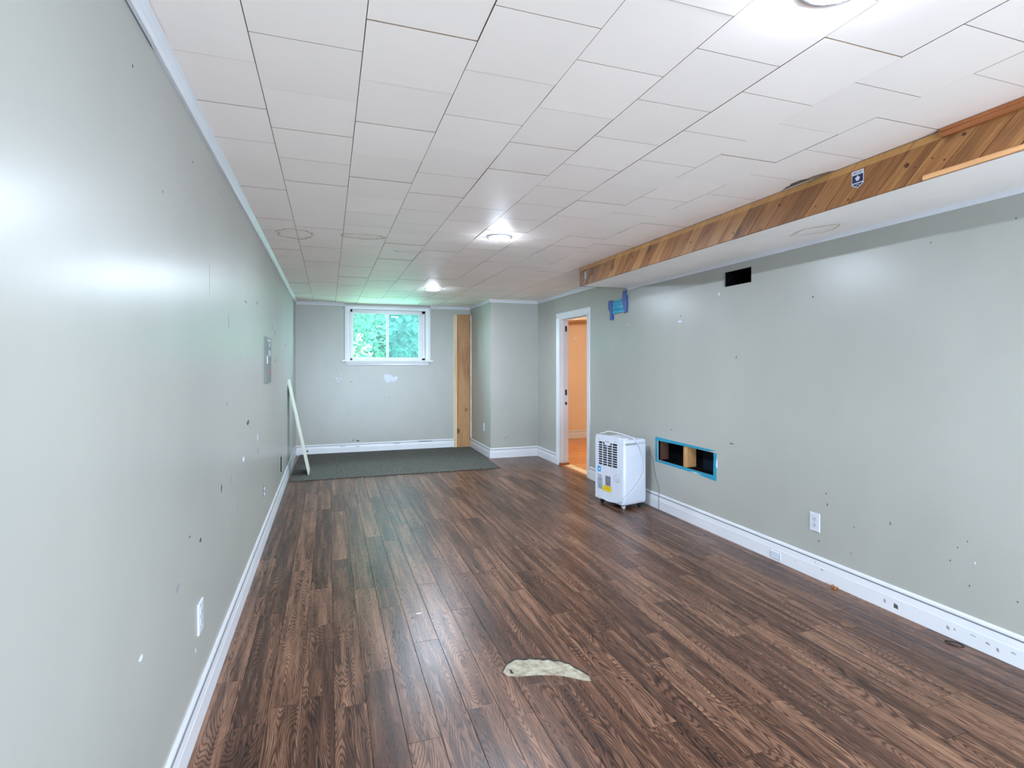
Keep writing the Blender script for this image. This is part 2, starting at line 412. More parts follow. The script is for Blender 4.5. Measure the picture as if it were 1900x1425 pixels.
MB().box(XR + 0.002, XR + T + .01, y0, y0 + 0.004, z0, z1).box(XR + 0.002, XR + T + .01, y0 + .004, y1 - .012, z1 - .004, z1).box(XR + 0.002, XR + T + .01, y0 + .004, y1 - .012, z0, z0 + .004).box(XR + 0.007, XR + T + .01, y1 - .012, y1 - .001, z0, z1).build('duct_liner', M['cavity'], wr)
MB().box(XR - 0.002, XR + 0.006, y1 - 0.012, y1 - 0.002, z0 + .002, z1 - .002).build('metal_duct_edge', M['plate_metal'], wr)
sb = MB(); y0, y1, z0, z1 = SLOT
for a in ((XL - .2, XL - .12, y0 - .02, y0, z0 - .02, z1 + .02), (XL - .2, XL - .12, y1, y1 + .02, z0 - .02, z1 + .02), (XL - .2, XL - .12, y0, y1, z0 - .02, z0), (XL - .2, XL - .12, y0, y1, z1, z1 + .02), (XL - .21, XL - .2, y0 - .02, y1 + .02, z0 - .02, z1 + .02)): sb.box(*a)
sb.box(XL - .12, XL - .004, y1 - .006, y1, z0, z1).box(XL - .12, XL - .004, y0, y1 - .006, z1 - .004, z1)
sb.build('slot_lining', M['cavity'], wl)

# ---------------------------------------------------------------- ceiling: backing slab and single tiles
ce = MB().box(XL - T, XR + T, YB - T, YF + T, CZ + 0.012, CZ + 0.06).build('ceiling', M['brown_paper'])
tag(ce, 'white tiled ceiling of staggered square tiles', kind='structure')
PX, PY = 0.307, 0.3195
seams = [-0.212 + PX * k for k in range(8)] + [2.285]
seams[0:0] = [XL]
# tile columns in x, joints staggered by half a tile
def ceil_tile(x0, x1, y0, y1, poly=None, dz=0.0, tilt=0.0):
    g = 0.0012
    if poly:
        m = MB().prism(poly, CZ + 0.0115, CZ, lambda a, c, d: (a, c, d))
    else:
        m = MB(); cx, cy = (x0 + x1) / 2, (y0 + y1) / 2
        m.box(x0 + g, x1 - g, y0 + g, y1 - g, CZ + dz, CZ + 0.0115)
    m.m = [0 if len({round(m.v[i][2], 5) for i in f_}) == 1 else 1 for f_ in m.f]
    o = m.build('ceiling_tile', [M['ceil_tile'], M['brown_paper']], ce)
    return o
TEAR = [(2.285, 1.925), (2.262, 1.96), (2.256, 1.99), (2.246, 2.03), (2.252, 2.06), (2.238, 2.09)]
TEAR2 = [(2.238, 2.111), (2.236, 2.15), (2.252, 2.17), (2.256, 2.2), (2.270, 2.23), (2.285, 2.262)]
YT0 = 0.35
for ci in range(len(seams) - 1):
    x0, x1 = seams[ci], seams[ci + 1]
    ph = (1.813 if ci % 2 == 0 else 1.650) - 0.0033 * ci
    k0 = math.floor((YT0 - ph) / PY)
    y = ph + k0 * PY
    while y < YF - 0.002:
        ya, yb = max(y, YT0), min(y + PY, YF)
        if ci == len(seams) - 2 and abs(ya - 1.787) < 0.03:
            ceil_tile(0, 0, 0, 0, [(x0 + .001, ya + .001), (2.284, ya + .001)] + [(min(a, 2.284), c) for a, c in TEAR] + [(2.236, yb - .001), (x0 + .001, yb - .001)])
        elif ci == len(seams) - 2 and abs(ya - 2.107) < 0.03:
            ceil_tile(0, 0, 0, 0, [(x0 + .001, ya + .001), (2.236, ya + .001)] + [(min(a, 2.284), c) for a, c in TEAR2] + [(2.284, yb - .001), (x0 + .001, yb - .001)])
        elif yb - ya > 0.01:
            ceil_tile(x0, x1, ya, yb, dz=rnd.choice([0, 0, 0, -0.0012, 0.001]))
        y += PY
# the strip of tiles behind the beam end and over the doorway
x0 = 2.285
for ci, (x0, x1) in enumerate(((2.285, 2.592), (2.592, XR))):
    ph = (1.787 if ci % 2 else 1.63) + 9 * PY; y = ph
    while y < YJ:
        ya, yb = y, min(y + PY, YJ)
        if yb - ya > 0.01: ceil_tile(x0, x1, ya, yb)
        y += PY
MB().box(XL, XR, YB, YT0, CZ, CZ + .0115).build('ceiling_tile_field', M['ceil_tile'], ce)['kind'] = 'stuff'
# brown water rings and cracks on the tiles
def ring_stain(pts, w, z, parent, name='water_stain'):
    P = [Vector((a, b, 0)) for a, b in pts]; n = len(P); m = MB(); vs = []
    for i, p in enumerate(P):
        t = (P[(i + 1) % n] - P[i - 1]).normalized(); nn = Vector((-t.y, t.x, 0)); ww = w * (0.5 + rnd.random())
        vs += [(*(p + nn * ww)[:2], z), (*(p - nn * ww)[:2], z)]
    fs = [(2 * i, 2 * i + 1, (2 * i + 3) % (2 * n), (2 * i + 2) % (2 * n)) for i in range(n)]
    return m.add(vs, fs).build(name, M['stain'], parent)
def blob(cx, cy, rx, ry, n=26, jit=0.12):
    return [(cx + rx * math.cos(2 * math.pi * i / n) * (1 + jit * (rnd.random() - .5)), cy + ry * math.sin(2 * math.pi * i / n) * (1 + jit * (rnd.random() - .5))) for i in range(n)]
ring_stain(blob(-0.225, 4.11, 0.115, 0.15, jit=0.3), 0.005, CZ - 0.0016, ce)
ring_stain(blob(0.235, 4.03, 0.15, 0.07, jit=0.35), 0.005, CZ - 0.0016, ce)
ring_stain(blob(0.62, 4.45, 0.12, 0.04, jit=0.5), 0.004, CZ - 0.0016, ce)

# ---------------------------------------------------------------- floor: slab and single planks
fl = MB().box(XL - T, XR + T, YB - T, YF + T, -0.05, -0.004).build('floor', M['floor_gap'])
tag(fl, 'dark walnut plank floor', kind='structure')
PW = 0.1225
ends = {-4: [2.55, 4.06], -3: [3.17, 4.62], -2: [2.30, 3.77, 5.24], -1: [2.95, 3.43, 4.5], 0: [2.84, 3.9], 1: [2.43, 3.35, 5.31], 2: [1.93, 3.05], 3: [2.62, 4.2], 4: [2.05, 3.3], 5: [2.9, 3.7]}
TEARF = [(0.72, 2.254), (0.743, 2.285), (0.768, 2.312), (0.811, 2.333), (0.84, 2.322), (0.868, 2.318), (0.89, 2.309), (0.915, 2.302), (0.935, 2.288), (0.957, 2.28), (0.975, 2.262), (0.997, 2.256), (1.012, 2.232), (1.03, 2.216), (1.033, 2.194), (1.045, 2.174), (1.056, 2.145), (1.07, 2.113), (1.058, 2.062), (1.029, 2.076), (0.995, 2.106), (0.96, 2.134), (0.916, 2.157), (0.865, 2.174), (0.807, 2.186), (0.772, 2.193), (0.732, 2.212)]
cutter = MB().prism(TEARF, -0.05, 0.05, lambda a, b, d: (a, b, d)).build('cutter', M['subfloor'])
FY0 = 0.45
k = -4
planks_cut = []
while True:
    x0 = 0.02 + PW * k; x1 = x0 + PW
    if x0 >= XR: break
    xa, xb = max(x0, XL), min(x1, XR)
    top = YF if xb < -0.33 else (YJ if xa > 1.95 else 6.78)
    E_ = sorted(ends.get(k, [1.2 + rnd.random() * 1.1]))
    ys = list(E_)
    while ys[-1] < top: ys.append(ys[-1] + rnd.choice([0.62, 0.78, 0.95, 1.1, 1.28]))
    while ys[0] > FY0: ys.insert(0, ys[0] - rnd.choice([0.62, 0.78, 0.95, 1.1, 1.28]))
    for ya, yb in zip(ys, ys[1:]):
        ya, yb = max(ya, FY0), min(yb, top)
        if yb - ya < 0.02: continue
        g = 0.0004
        o = MB().cbox(xa + g, xb - g, ya + g, yb - g, -0.0039, 0.0, 0.0010, 'z').build('plank', M['floor'], fl)
        if xa < 1.08 and xb > 0.71 and ya < 2.34 and yb > 2.05:
            md = o.modifiers.new('b', 'BOOLEAN'); md.operation = 'DIFFERENCE'; md.solver = 'EXACT'; md.object = cutter
            planks_cut.append(o)
    k += 1
dg = bpy.context.evaluated_depsgraph_get(); dg.update()
for o in planks_cut:
    me = bpy.data.meshes.new_from_object(o.evaluated_get(dg)); o.modifiers.clear(); o.data = me
bpy.data.objects.remove(cutter)
MB().box(XL, XR, YB, FY0 - 0.0005, -0.0039, 0).build('plank_field', M['floor'], fl)['kind'] = 'stuff'
# bare patch where the flooring is torn away, with its curled ragged lip
cx_, cy_ = 0.9, 2.2
pm = MB(); n = len(TEARF)
inner = [(cx_ + (a - cx_) * 0.995, cy_ + (b - cy_) * 0.995) for a, b in TEARF]
pm.add([(a, b, -0.0036) for a, b in TEARF] + [(a, b, -0.0030 + 0.0006 * rnd.random()) for a, b in [(cx_ + (a - cx_) * .7, cy_ + (b - cy_) * .6) for a, b in TEARF]], [(i, (i + 1) % n, n + (i + 1) % n, n + i) for i in range(n)] + [tuple(range(n, 2 * n))])
sub = pm.build('bare_subfloor', M['subfloor'], fl); sub['label'] = 'bare beige subfloor where the plank flooring is torn away'
lip = MB(); P = TEARF[0:18]
for i in range(len(P) - 1):
    (a, b), (c, d) = P[i], P[i + 1]
    w = 0.004 + 0.006 * rnd.random()
    lip.add([(a, b, 0.0008), (c, d, 0.0008), (c - 0.002, d - w, -0.0008), (a - 0.002, b - w * (0.5 + rnd.random()), -0.0008), ], [(0, 1, 2, 3)])
lip.build('torn_edge', M['dark'], fl)
MB().prism([(0.752, 2.232), (0.757, 2.262), (0.764, 2.255), (0.765, 2.226)], -0.0029, -0.0018, lambda a, b, d: (a, b, d)).build('dark_chip', M['dark'], fl)

# ---------------------------------------------------------------- baseboards, crown, casing
BASE = [(0, 0), (0.016, 0), (0.016, 0.080), (0.0145, 0.084), (0.0145, 0.088), (0.0125, 0.112), (0.0125, 0.116), (0.006, 0.1165), (0.006, 0.121), (0.0095, 0.122), (0.0095, 0.132), (0.006, 0.142), (0, 0.142)]
CROWN = [(0, 0), (0.006, 0), (0.008, -0.008), (0.014, -0.012), (0.026, -0.026), (0.030, -0.036), (0.040, -0.040), (0.042, -0.046), (0, -0.046)]
def run(name, prof, p0, p1, nrm, z, mat, parent=None, flip=False, ext=(0, 0), kind=True):
    """extrude a moulding profile (depth, height) along a wall from p0 to p1; nrm points into the room; ext > 0 mitres an end outwards"""
    p0, p1, nrm = Vector(p0), Vector(p1), Vector(nrm); d = (p1 - p0).normalized()
    m = MB(); n = len(prof); vs = []
    for (p, e, sg) in ((p0, ext[0], -1), (p1, ext[1], 1)):
        for (a, h) in prof:
            q = p + nrm * a + d * (sg * e * a)
            vs.append((q.x, q.y, z + h))
    m.add(vs, [tuple(range(n))[::-1], tuple(range(n, 2 * n))] + [(i, (i + 1) % n, n + (i + 1) % n, n + i) for i in range(n)])
    if prof is BASE:                       # grey faces along the bead of the moulding
        for i in (6, 7, 8): m.m[2 + i] = 1
    o = m.build(name, [mat, M['groove']], parent)
    if kind and parent is None: o['kind'] = 'structure'
    return o
CR = [(a, b * 1.0) for a, b in [(0, 0), (0.030, 0), (0.030, -0.006), (0.024, -0.012), (0.014, -0.024), (0.010, -0.034), (0.010, -0.040), (0, -0.040)]]
CRS = [(a * 0.8, b * 0.62) for a, b in CR]
tr = M['trim']
b_l = run('baseboard_left', BASE, (XL, YB), (XL, YF), (1, 0), 0, tr, ext=(0, -1))
b_f = run('baseboard_far', BASE, (XL, YF), (1.918, YF), (0, -1), 0, tr, ext=(-1, 0))
b_js = run('baseboard_corner_side', BASE, (XJ, YF), (XJ, YJ), (-1, 0), 0, tr, ext=(0, 1))
b_jf = run('baseboard_corner_front', BASE, (XJ, YJ), (XR, YJ), (0, -1), 0, tr, ext=(1, -1))
b_r1 = run('baseboard_right_1', BASE, (XR, YJ), (XR, DY1 + 0.066), (-1, 0), 0, tr, ext=(-1, 0))
b_r2 = run('baseboard_right_2', BASE, (XR, DY0 - 0.066), (XR, YB), (-1, 0), 0, tr)
for i, (pa, pb, nn, ex) in enumerate([((XL, 1.742), (XL, YB), (1, 0), (0, 0)), ((XL, YF), (XL, 1.74), (1, 0), (-1, 0)), ((XL, YF), (0.232, YF), (0, -1), (-1, 0)), ((1.528, YF), (XJ, YF), (0, -1), (0, -1)),
                          ((XJ, YF), (XJ, YJ), (-1, 0), (-1, 1)), ((XJ, YJ), (XR, YJ), (0, -1), (1, -1)), ((XR, YJ), (XR, 4.905), (-1, 0), (-1, 0))]):
    o = run('trim_%d' % (i + 1), CR, pa, pb, nn, CZ, tr, ext=ex)
    if i == 0: o.location.z = -0.004; o.location.x = 0.003
run('trim_8', CRS, (XR, 4.86), (XR, YB), (-1, 0), 2.132, tr)
# cable plate, notch and clump of dirt at the right baseboard
dm = MB()
for (y, z, w, h) in [(1.83, .045, .016, .022), (1.80, .05, .01, .012), (1.66, .05, .02, .012), (1.62, .04, .012, .02), (1.56, .055, .02, .008), (1.50, .045, .014, .014), (2.75, .06, .006, .01), (2.6, .1, .004, .014), (2.15, .045, .014, .024), (2.55, .07, .02, .01), (1.72, .058, .026, .006), (1.44, .03, .03, .006)]:
    dm.prism([(y - w / 2, z - h / 2), (y + w / 2, z - h / 2 * .4), (y + w * .3, z + h / 2), (y - w * .4, z + h * .3)], XR - 0.0164, XR - 0.015, lambda a, b, d: (d, a, b))
dm.build('dirt_scuffs', M['scuff_grey'], b_r2)['kind'] = 'stuff'
MB().prism([(2.075, .028), (2.10, .03), (2.098, .055), (2.078, .05)], XR - 0.0167, XR - 0.015, lambda a, b, d: (d, a, b)).build('gouge', M['scuff_dark'], b_r2)
lm = MB()
for (x, z, w, h) in [(-0.30, .055, .02, .026), (-0.345, .07, .01, .012), (0.42, .09, .05, .006), (0.2, .1, .08, .004), (1.0, .11, .1, .004), (0.65, .06, .01, .008), (1.45, .125, .22, .006)]:
    lm.box(x - w / 2, x + w / 2, YF - 0.0166, YF - .012, z - h / 2, z + h / 2)
lm.build('dirt_scuffs', M['scuff_dark'], b_f)['kind'] = 'stuff'

# ---------------------------------------------------------------- doorway and adjoining room
dr = empty('door_1', (0, 0, 0)); tag(dr, 'open doorway with white casing to the orange-lit room', kind='structure')
cw = 0.064; cp = 0.018
CAS = [(0, 0), (cw, 0), (cw, cp), (cw - .012, cp), (0.018, 0.011), (0.006, 0.009), (0, 0.006)]
MB().prism([(DY0 - a, b) for a, b in CAS], 0, DZ, lambda a, b, d: (XR - b, a, d)).build('casing', tr, dr)
MB().prism([(DY1 + a, b) for a, b in CAS], 0.0, DZ, lambda a, b, d: (XR - b, a, d)).build('casing', tr, dr)
MB().prism([(DZ + a, b) for a, b in CAS], DY0 - cw, DY1 + cw, lambda a, b, d: (XR - b, d, a)).build('head_casing', tr, dr)
jt = 0.018
MB().box(XR - .004, XR + T + .004, DY1 - jt, DY1, 0.03, DZ - jt).build('jamb', tr, dr)
MB().box(XR - .004, XR + T + .004, DY0, DY0 + jt, 0.0, DZ - jt).build('jamb', tr, dr)
MB().box(XR - .004, XR + T + .004, DY0, DY1, DZ - jt, DZ).build('head_jamb', tr, dr)
MB().box(XR + .035, XR + .070, DY1 - jt - .011, DY1 - jt, 0.03, DZ - jt).build('door_stop', tr, dr)
MB().box(XR + .035, XR + .070, DY0 + jt, DY0 + jt + .011, 0.0, DZ - jt).build('door_stop', tr, dr)
MB().box(XR + .035, XR + .070, DY0 + jt + .011, DY1 - jt - .011, DZ - jt - .011, DZ - jt).build('door_stop', tr, dr)
for z in (1.78, 0.93, 0.80):
    MB().box(XR + 0.078, XR + 0.105, DY1 - jt - .0015, DY1 - jt, z, z + (0.075 if z > .9 else .04)).build('hinge_mortise', M['dark'], dr)
MB().box(XR - .002, XR + T, DY1 - .06, DY1, 0.0, 0.03).build('rough_block', M['pine_rail'], dr)
MB().box(XR - .004, XR + .05, DY0 + .0, DY1 - .06, 0.0, 0.0045).build('threshold', M['pine_rail'], dr)
MB().box(XR + .05, XR + T + .04, DY0, DY1 - .06, 0.0, 0.0035).build('threshold_strip', M['post_edge'], dr)

RX1, RY0, RY1, RZ = 5.6, 5.2, 8.88, 2.24
nf = MB().box(XR + T, RX1 + .1, RY0 - .1, RY1 + .1, -0.05, 0.001).build('floor_adjoining', M['orange_floor']); tag(nf, 'honey orange floor of the adjoining room', kind='structure')
w1 = wall('wall_adjoining_far', 'y', RY1, .1, XR + T, RX1 + .1, -0.03, RZ + .05, mat='wall_in')
wall('wall_adjoining_right', 'x', RX1, .1, RY0 - .1, RY1, -0.03, RZ + .05, mat='wall_in')
wall('wall_adjoining_near', 'y', RY0, -.1, XR + T, RX1, -0.03, RZ + .05, mat='wall_in')
wall('wall_adjoining_left', 'x', XR + T + .001, .012, RY0, RY1, -0.03, RZ + .05, [(DY0 - .0, DY1 + .0, -0.03, DZ)], mat='wall_in')
MB().box(XR + T, RX1 + .1, RY0 - .1, RY1 + .1, RZ, RZ + .06).build('ceiling_adjoining', M['wall_in'])['kind'] = 'structure'
bh = MB().prism([(XR + T, 2.02), (5.0, 2.16), (5.0, RZ), (XR + T, RZ)], 8.15, RY1, lambda a, b, d: (a, d, b)).build('ceiling_bulkhead', M['wall_in']); bh['kind'] = 'structure'
run('baseboard_adjoining', BASE, (XR + T, RY1), (RX1, RY1), (0, -1), 0, tr)
MB().prism([(4.22, 1.83), (4.25, 1.835), (4.262, 1.80), (4.245, 1.775), (4.222, 1.80)], RY1 - 0.001, RY1 + .002, lambda a, b, d: (a, d, b)).build('paint_chip', M['chip'], w1)
lp = empty('ceiling_lamp', (4.3, 7.0, RZ)); tag(lp, 'warm flush ceiling lamp in the adjoining room', 'lamp')
MB().lathe([(0.15, 0), (0.15, -.02), (0.14, -.025)], (0, 0, 0)).build('base_ring', M['white'], lp)
MB().lathe([(0.135, -.025), (0.125, -.05), (0.09, -.075), (0.03, -.088)], (0, 0, 0)).build('glass_shade', M['warm_lamp'], lp, smooth=True)

# ---------------------------------------------------------------- far window
wn = empty('window_1', (0, YF, 0)); tag(wn, 'small white sliding window with foliage outside', kind='structure')
def wbox(name, x0, x1, y0, y1, z0, z1, mat=tr, par=wn, c=0): return MB().box(x0, x1, y0, y1, z0, z1).build(name, mat, par)
cs = 0.078
wc = [(0, 0), (cs, 0), (cs, .022), (cs - .018, .022), (cs - .024, .014), (.012, .012), (.004, .008), (0, .006)]
MB().prism([(WX0 - a, b) for a, b in wc], WZ0, 2.232, lambda a, b, d: (a, -b, d)).build('casing', tr, wn)
MB().prism([(WX1 + a, b) for a, b in wc], WZ0, 2.232, lambda a, b, d: (a, -b, d)).build('casing', tr, wn)
MB().prism([(WZ1 + a * .72, b) for a, b in wc], WX0 - cs, WX1 + cs, lambda a, b, d: (d, -b, a)).build('head_casing', tr, wn)
wbox('sill', WX0 - .125, WX1 + .115, -.05, 0.03, 1.385, 1.405)
MB().prism([(0, 1.385), (-.018, 1.385), (-.018, 1.36), (-.012, 1.35), (-.016, 1.335), (-.006, 1.318), (0, 1.318)], WX0 - .06, WX1 + .05, lambda a, b, d: (d, a, b)).build('apron', tr, wn)
f = .04
for n_, a in (('frame_rail', (WX0, WX1, .03, .11, WZ0, WZ0 + .035)), ('frame_rail', (WX0, WX1, .03, .11, WZ1 - .035, WZ1)), ('frame_stile', (WX0, WX0 + .03, .03, .11, WZ0, WZ1)), ('frame_stile', (WX1 - .045, WX1, .03, .11, WZ0, WZ1))): wbox(n_, *a)
mx_ = 0.862
def sash(x0, x1, y, w0, w1, gl):
    s_ = empty('sash', (0, 0, 0)); s_.parent = wn
    m = MB(); z0, z1 = WZ0 + .035, WZ1 - .035
    m.box(x0, x0 + w0, y, y + .025, z0, z1).box(x1 - w1, x1, y, y + .025, z0, z1).box(x0 + w0, x1 - w1, y, y + .025, z0, z0 + .016).box(x0 + w0, x1 - w1, y, y + .025, z1 - .02, z1)
    m.build('sash_frame', tr, s_)
    MB().box(x0 + w0, x1 - w1, y + .010, y + .014, z0 + .016, z1 - .02).build('pane', gl, s_)
sash(WX0 + .03, mx_ + .01, .075, .018, .02, M['glass'])
sash(mx_ - .012, WX1 - .045, .045, .04, .055, M['glass_screen'])
wbox('latch', mx_ - .014, mx_ - .002, .034, .045, 1.62, 1.70, M['white2'])
# outside: ground at grade and a shrub pressed against the glass
gd = MB().box(-6, 2.9, YF + T, 16, 1.15, 1.22).build('ground', M['lawn']); gd['kind'] = 'structure'
def leaves(n, cx, cy, cz, rx, ry, rz, size, seed, m):
    q = random.Random(seed)
    for i in range(n):
        while True:
            a = [q.uniform(-1, 1) for _ in range(3)]
            if sum(v * v for v in a) < 1: break
        p = Vector((cx + a[0] * rx, cy + a[1] * ry, cz + a[2] * rz))
        if p.z < 1.225: p.z = 1.225 + q.random() * .1
        R = Matrix.Rotation(q.uniform(0, 6.28), 3, 'Z') @ Matrix.Rotation(q.uniform(-1.1, 1.1), 3, 'X') @ Matrix.Rotation(q.uniform(-.8, .8), 3, 'Y')
        L = size * q.uniform(.6, 1.3); w = L * .28
        pts = [(0, 0, 0), (w, L * .4, .02 * L), (w * .7, L * .75, 0), (0, L, -.06 * L), (-w * .7, L * .75, 0), (-w, L * .4, .02 * L)]
        m.add([p + R @ Vector(v) for v in pts], [(0, 1, 2, 3), (0, 3, 4, 5)])
def shrub(name, label, x, y, rx, ry, h, n, size, seed, mat, cz=None):
    e = empty(name, (0, 0, 0)); tag(e, label, 'shrub')
    m = MB(); leaves(n, x, y, 1.22 + h * .5 if cz is None else cz, rx, ry, h * .55, size, seed, m)
    o = m.build('foliage', mat, e, recalc=False); o['kind'] = 'stuff'
    s_ = MB(); q = random.Random(seed)
    for i in range(5): s_.tube([(x + q.uniform(-.06, .06), y + q.uniform(-.06, .06), 1.2), (x + q.uniform(-.3, .3) * rx, y + q.uniform(-.3, .3) * ry, 1.22 + h * .5), (x + q.uniform(-.7, .7) * rx, y + q.uniform(-.5, .5) * ry, 1.22 + h * .9)], .008, 6)
    s_.build('stem', M['stem'], e)
    return e
shrub('leafy_shrub', 'pale bright leafy shrub close outside the window', 0.42, 9.05, 0.26, 0.18, 0.55, 130, 0.10, 3, M['leaf_pale'])
shrub('leafy_shrub', 'tall green shrub behind the pale one outside the window', 0.3, 9.75, 0.75, 0.3, 2.0, 1100, 0.12, 5, M['leaf'])
shrub('leafy_shrub', 'wide green hedge shrub farther out beyond the window', 1.35, 11.6, 1.9, 0.5, 1.9, 7000, 0.20, 8, M['leaf'])
shrub('leafy_shrub', 'high green hedge shrub standing farthest from the window', -0.4, 13.2, 2.6, 0.6, 1.95, 8000, 0.26, 9, M['leaf'])

# added, unseen window that supplies cool daylight from behind the camera
wk = empty('added_window', (0, YB, 0)); tag(wk, 'added wide low white framed window behind the viewer, unseen, for daylight', kind='structure')
for n_, a in (('frame_rail', (BX0, BX1, -.09, -.02, BZ0, BZ0 + .05)), ('frame_rail', (BX0, BX1, -.09, -.02, BZ1 - .05, BZ1)), ('frame_stile', (BX0, BX0 + .05, -.09, -.02, BZ0, BZ1)), ('frame_stile', (BX1 - .05, BX1, -.09, -.02, BZ0, BZ1)), ('mullion', ((BX0 + BX1) / 2 - .03, (BX0 + BX1) / 2 + .03, -.09, -.02, BZ0, BZ1))):
    MB().box(*a).build(n_, tr, wk)
for a, b in ((BX0 + .05, (BX0 + BX1) / 2 - .03), ((BX0 + BX1) / 2 + .03, BX1 - .05)):
    MB().box(a, b, -.058, -.052, BZ0 + .05, BZ1 - .05).build('pane', M['glass_clear'], wk)
def portal(name, loc, rot, sx, sy):
    l = bpy.data.lights.new(name, 'AREA'); l.shape = 'RECTANGLE'; l.size = sx; l.size_y = sy; l.cycles.is_portal = True
    o = bpy.data.objects.new(name, l); C.objects.link(o); o.location = loc; o.rotation_euler = rot
portal('sky_portal', ((BX0 + BX1) / 2, YB - T - .02, (BZ0 + BZ1) / 2), (math.radians(90), 0, 0), BX1 - BX0, BZ1 - BZ0)
portal('sky_portal', ((WX0 + WX1) / 2, YF + T + .02, (WZ0 + WZ1) / 2), (math.radians(-90), 0, 0), WX1 - WX0, WZ1 - WZ0)

# ---------------------------------------------------------------- pine-boarded bulkhead along the right wall
XB = 2.285; ZB = 2.097; YE = 4.69
sf = MB()
sf.add([(XB + .012, YB, ZB), (XR, YB, 2.132), (XR, 4.90, 2.132), (XB + .012, YE - .004, ZB), (XB + .012, YB, CZ + .01), (XR, YB, CZ + .01), (XR, 4.90, CZ + .01), (XB + .012, YE - .004, CZ + .01)],
       [(0, 1, 2, 3), (4, 5, 6, 7), (0, 1, 5, 4), (1, 2, 6, 5), (2, 3, 7, 6), (3, 0, 4, 7)])
so = sf.build('ceiling_soffit', M['soffit']); tag(so, 'white painted underside of the pine-faced bulkhead', kind='structure')
ring_stain([(2.60, 2.50), (2.56, 2.42), (2.54, 2.35), (2.58, 2.26), (2.62, 2.19), (2.66, 2.24), (2.69, 2.30), (2.70, 2.37), (2.66, 2.42), (2.63, 2.47)], .004, ZB + .010, so)
bmf = empty('trim_9', (0, 0, 0)); tag(bmf, 'diagonal knotty pine boards facing the bulkhead', kind='structure')
def beam_board(ya0, ya1):
    """parallelogram board between two 45 degree seams, clipped to the face; ya at z = 2.10"""
    z0, z1 = 2.094, 2.2685; g = .0012
    def yy(y, z): return y - (z - 2.10)
    poly = [(yy(ya0, z0) + g, z0), (yy(ya1, z0) - g, z0), (yy(ya1, z1) - g, z1), (yy(ya0, z1) + g, z1)]
    out = []
    for i in range(4):      # clip at the beam's far end
        (a, b), (c, d) = poly[i], poly[(i + 1) % 4]
        if a <= YE: out.append((a, b))
        if (a <= YE) != (c <= YE):
            t = (YE - a) / (c - a); out.append((YE, b + (d - b) * t))
    if len(out) < 3: return
    cxp = sum(p[0] for p in out) / len(out); czp = sum(p[1] for p in out) / len(out)
    m = MB(); k = len(out); inn = []
    for (a, b) in out:
        v = Vector((cxp - a, czp - b)); v.normalize(); inn.append((a + v.x * .004, b + v.y * .002))
    vs = [(XB + .012, a, b) for a, b in out] + [(XB + .0035, a, b) for a, b in out] + [(XB, a, b) for a, b in inn]
    fs = [tuple(range(k))[::-1], tuple(range(2 * k, 3 * k))]
    for r_ in (0, k):
        for i in range(k): fs.append((r_ + i, r_ + (i + 1) % k, r_ + k + (i + 1) % k, r_ + k + i))
    m.add(vs, fs).build('board', M['pine'], bmf)
y = 1.989 - 14 * 0.1275
while y < YE + 0.2:
    beam_board(y, y + 0.1275); y += 0.1275
for (ky, kz, kr) in ((1.600, 2.178, .012), (1.566, 2.160, .004), (1.498, 2.172, .004), (1.455, 2.150, .005), (1.385, 2.222, .008), (2.046, 2.130, .005), (1.868, 2.112, .006), (2.27, 2.20, .009), (3.02, 2.16, .008), (3.52, 2.14, .009), (3.75, 2.20, .008), (2.62, 2.13, .006), (4.2, 2.22, .010), (2.85, 2.19, .005)):
    MB().prism([(ky + kr * math.cos(i * .5236) * (.8 + .4 * rnd.random()), kz + kr * .8 * math.sin(i * .5236) * (.8 + .4 * rnd.random())) for i in range(12)], XB - .0005, XB + .001, lambda p_, q_, d: (d, p_, q_)).build('knot', M['pine_knot'], bmf)
MB().box(XB - .018, XB - .001, YB, 1.459, 2.236, 2.2695).box(XB - .022, XB - .001, YB, 1.459, 2.256, 2.2695).build('top_rail', M['pine_rail'], bmf)
MB().prism([(XB - .012, 2.092), (XB - .001, 2.092), (XB - .001, 2.114), (XB - .006, 2.112), (XB - .011, 2.104)], YB, 1.53, lambda a, b, d: (a, d, b)).build('bottom_trim', M['pine_trim'], bmf)
MB().add([(XB + .012, YE - .004, ZB - .001), (XR - .002, 4.899, 2.131), (XR - .002, 4.911, 2.131), (XB + .012, YE + .008, ZB - .001), (XB + .012, YE - .004, CZ), (XR - .002, 4.899, CZ), (XR - .002, 4.911, CZ), (XB + .012, YE + .008, CZ)], [(0, 1, 2, 3), (4, 5, 6, 7), (0, 1, 5, 4), (1, 2, 6, 5), (2, 3, 7, 6), (3, 0, 4, 7)]).build('end_shadow_strip', M['dark'], bmf)  # dark strip painting the thin shadow line along the soffit end
MB().box(XB - .0012, XB + .012, YE, YE + .012, 2.094, 2.2685).build('end_cap', M['pine_rail'], bmf)
MB().add([(2.246, 2.03, CZ + .008), (2.285, 1.93, CZ + .003), (2.285, 2.02, CZ - .004), (2.254, 2.06, CZ - .002)], [(0, 1, 2, 3)]).build('torn_flap', M['brown_paper'], ce)

